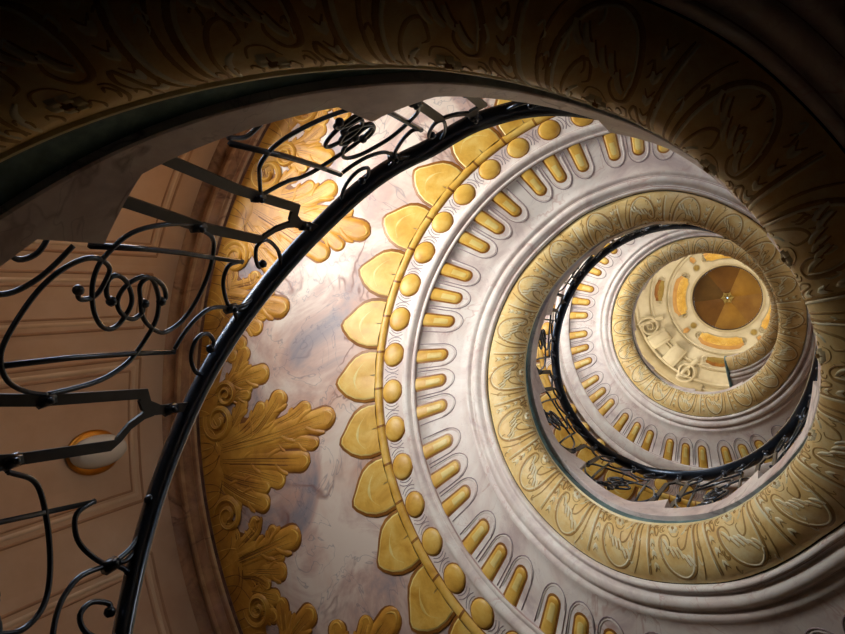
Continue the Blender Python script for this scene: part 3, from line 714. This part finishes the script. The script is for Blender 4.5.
# stucco console with two volutes, lower left of the cupola
con = empty('stucco_console', csurf(2.05 * cos(radians(138)), 2.05 * sin(radians(138)), 0))
tag(con, 'cream stucco console with two volutes at the lower left of the cupola', 'console')
def cpart(m, name, mats):
    o = m.build(name, mats); pkeep(o, con); return o
for ang, r in ((158, 2.2), (117, 2.32)):
    m = MB(); x0, y0 = r * cos(radians(ang)), r * sin(radians(ang))
    for k, (w, h) in enumerate(((.045, .16),)):
        m.stroke(csurf, scroll(x0, y0, .30, .03, 2.0, radians(ang + 30), 44, sg=1 if ang > 140 else -1), [.055 - .0008 * j for j in range(45)], .12, 0, n=5)
    m.stroke(csurf, smoothpath([(x0 + .28 * cos(radians(ang + 30)), y0 + .28 * sin(radians(ang + 30))), ((r - .45) * cos(radians(ang + (4 if ang > 140 else -4))), (r - .45) * sin(radians(ang + (4 if ang > 140 else -4))))], 4), .07, .1, 0, n=5)
    cpart(m, 'volute', [M['cream'], M['cream2']])
for ang in (147, 130):
    m = MB()
    for r0, w, h in ((2.1, .2, .14), (2.1, .12, .2)):
        c, s_ = cos(radians(ang)), sin(radians(ang))
        L = [(r0 - .28, -w), (r0 + .28, -w), (r0 + .28, w), (r0 - .28, w)]
        f = lambda k, hh: [csurf((a_ + (r0 - a_) * (1 - k)) * c - b_ * k * s_, (a_ + (r0 - a_) * (1 - k)) * s_ + b_ * k * c, hh) for a_, b_ in L]
        m.grid([f(1, 0), f(1, h), f(.85, h + .03)], 0, closed_v=True, cap=True)
    cpart(m, 'stucco_block', [M['cream']])
m = MB(); m.stroke(csurf, [(2.62 * cos(radians(a)), 2.62 * sin(radians(a))) for a in frange(104, 172, 3)], .14, .1, 0, n=4)
m.stroke(csurf, [(2.85 * cos(radians(a)), 2.85 * sin(radians(a))) for a in frange(100, 176, 3)], .06, .05, 1, n=4)
cpart(m, 'ledge', [M['cream2'], M['olive']])

# ------------------------------------------------------------------ light
def area(name, loc, target, sx, sy, power, col=(1, 1, 1)):
    l = bpy.data.lights.new(name, 'AREA'); l.shape = 'RECTANGLE'; l.size = sx; l.size_y = sy; l.energy = power; l.color = col
    o = bpy.data.objects.new(name, l); COL.objects.link(o); o.location = loc
    import mathutils
    d = mathutils.Vector(target) - mathutils.Vector(loc); o.rotation_euler = d.to_track_quat('-Z', 'Y').to_euler(); return o
PW = (440, 500, 330)
for i, (az, hw, z0, z1) in enumerate(WINS):
    if z1 > ZT: continue
    if i % 2:
        area('daylight', C3(RW + .36, az, (z0 + z1) / 2), (0, 0, (z0 + z1) / 2 + .3), 1.4, z1 - z0 - .1, PW[i // 2] * .09, (1.0, .97, .92)); continue  # weak lamp outside the added window
    area('daylight', C3(RW + .36, az, (z0 + z1) / 2), (0, 0, (z0 + z1) / 2 + .3), 1.55, z1 - z0 - .1, PW[i // 2] * .05, (.95, .97, 1.0))
    area('courtyard_bounce', C3(RW + 2.4, az, z0 - .7), C3(RW, az, (z0 + z1) / 2), 3.2, 2.2, PW[i // 2] * 2.5, (1.0, .95, .88))
for az in (20, 140, 260):
    area('dome_fill', C3(4.4, az, 18.7), (0, 0, 20.6), 1.6, .9, 80, (1, .92, .78))  # added fill lamps under the ceiling, no windows built there
w = bpy.data.worlds.new('World'); sc.world = w; w.use_nodes = True
w.node_tree.nodes['Background'].inputs[0].default_value = (.5, .72, 1, 1); w.node_tree.nodes['Background'].inputs[1].default_value = 2.0

# ------------------------------------------------------------------ camera
import mathutils
F, VX, VY = 700.856, 336.136, -28.304
z = mathutils.Vector((VX, VY, F)).normalized()
K = mathutils.Matrix(((0, 0, z[0]), (0, 0, z[1]), (-z[0], -z[1], 0)))
# rotation world -> camera (right, down, forward): minimal rotation taking +Z to z
vx, vy = -z[1], z[0]
Kx = mathutils.Matrix(((0, 0, vy), (0, 0, -vx), (-vy, vx, 0)))
I = mathutils.Matrix.Identity(3)
R = I + Kx + (Kx @ Kx) * (1 / (1 + z[2]))
cam = bpy.data.cameras.new('camera'); co = bpy.data.objects.new('camera', cam); COL.objects.link(co)
rt, dn, fw = R[0], R[1], R[2]
co.matrix_world = mathutils.Matrix(((rt[0], -dn[0], -fw[0], .7829), (rt[1], -dn[1], -fw[1], -.3865), (rt[2], -dn[2], -fw[2], 0), (0, 0, 0, 1)))
cam.sensor_width = 36; cam.lens = F * 36 / 845; cam.clip_start = .02; cam.clip_end = 200
sc.camera = co
sc.view_settings.view_transform = 'Standard'; sc.view_settings.look = 'None'; sc.view_settings.gamma = 1; sc.view_settings.use_curve_mapping = False
sc.view_settings.exposure = 0.12
sc.cycles.use_denoising = True
sc.cycles.max_bounces = 8; sc.cycles.diffuse_bounces = 2; sc.cycles.glossy_bounces = 3; sc.cycles.transparent_max_bounces = 6
sc.cycles.sample_clamp_indirect = 6
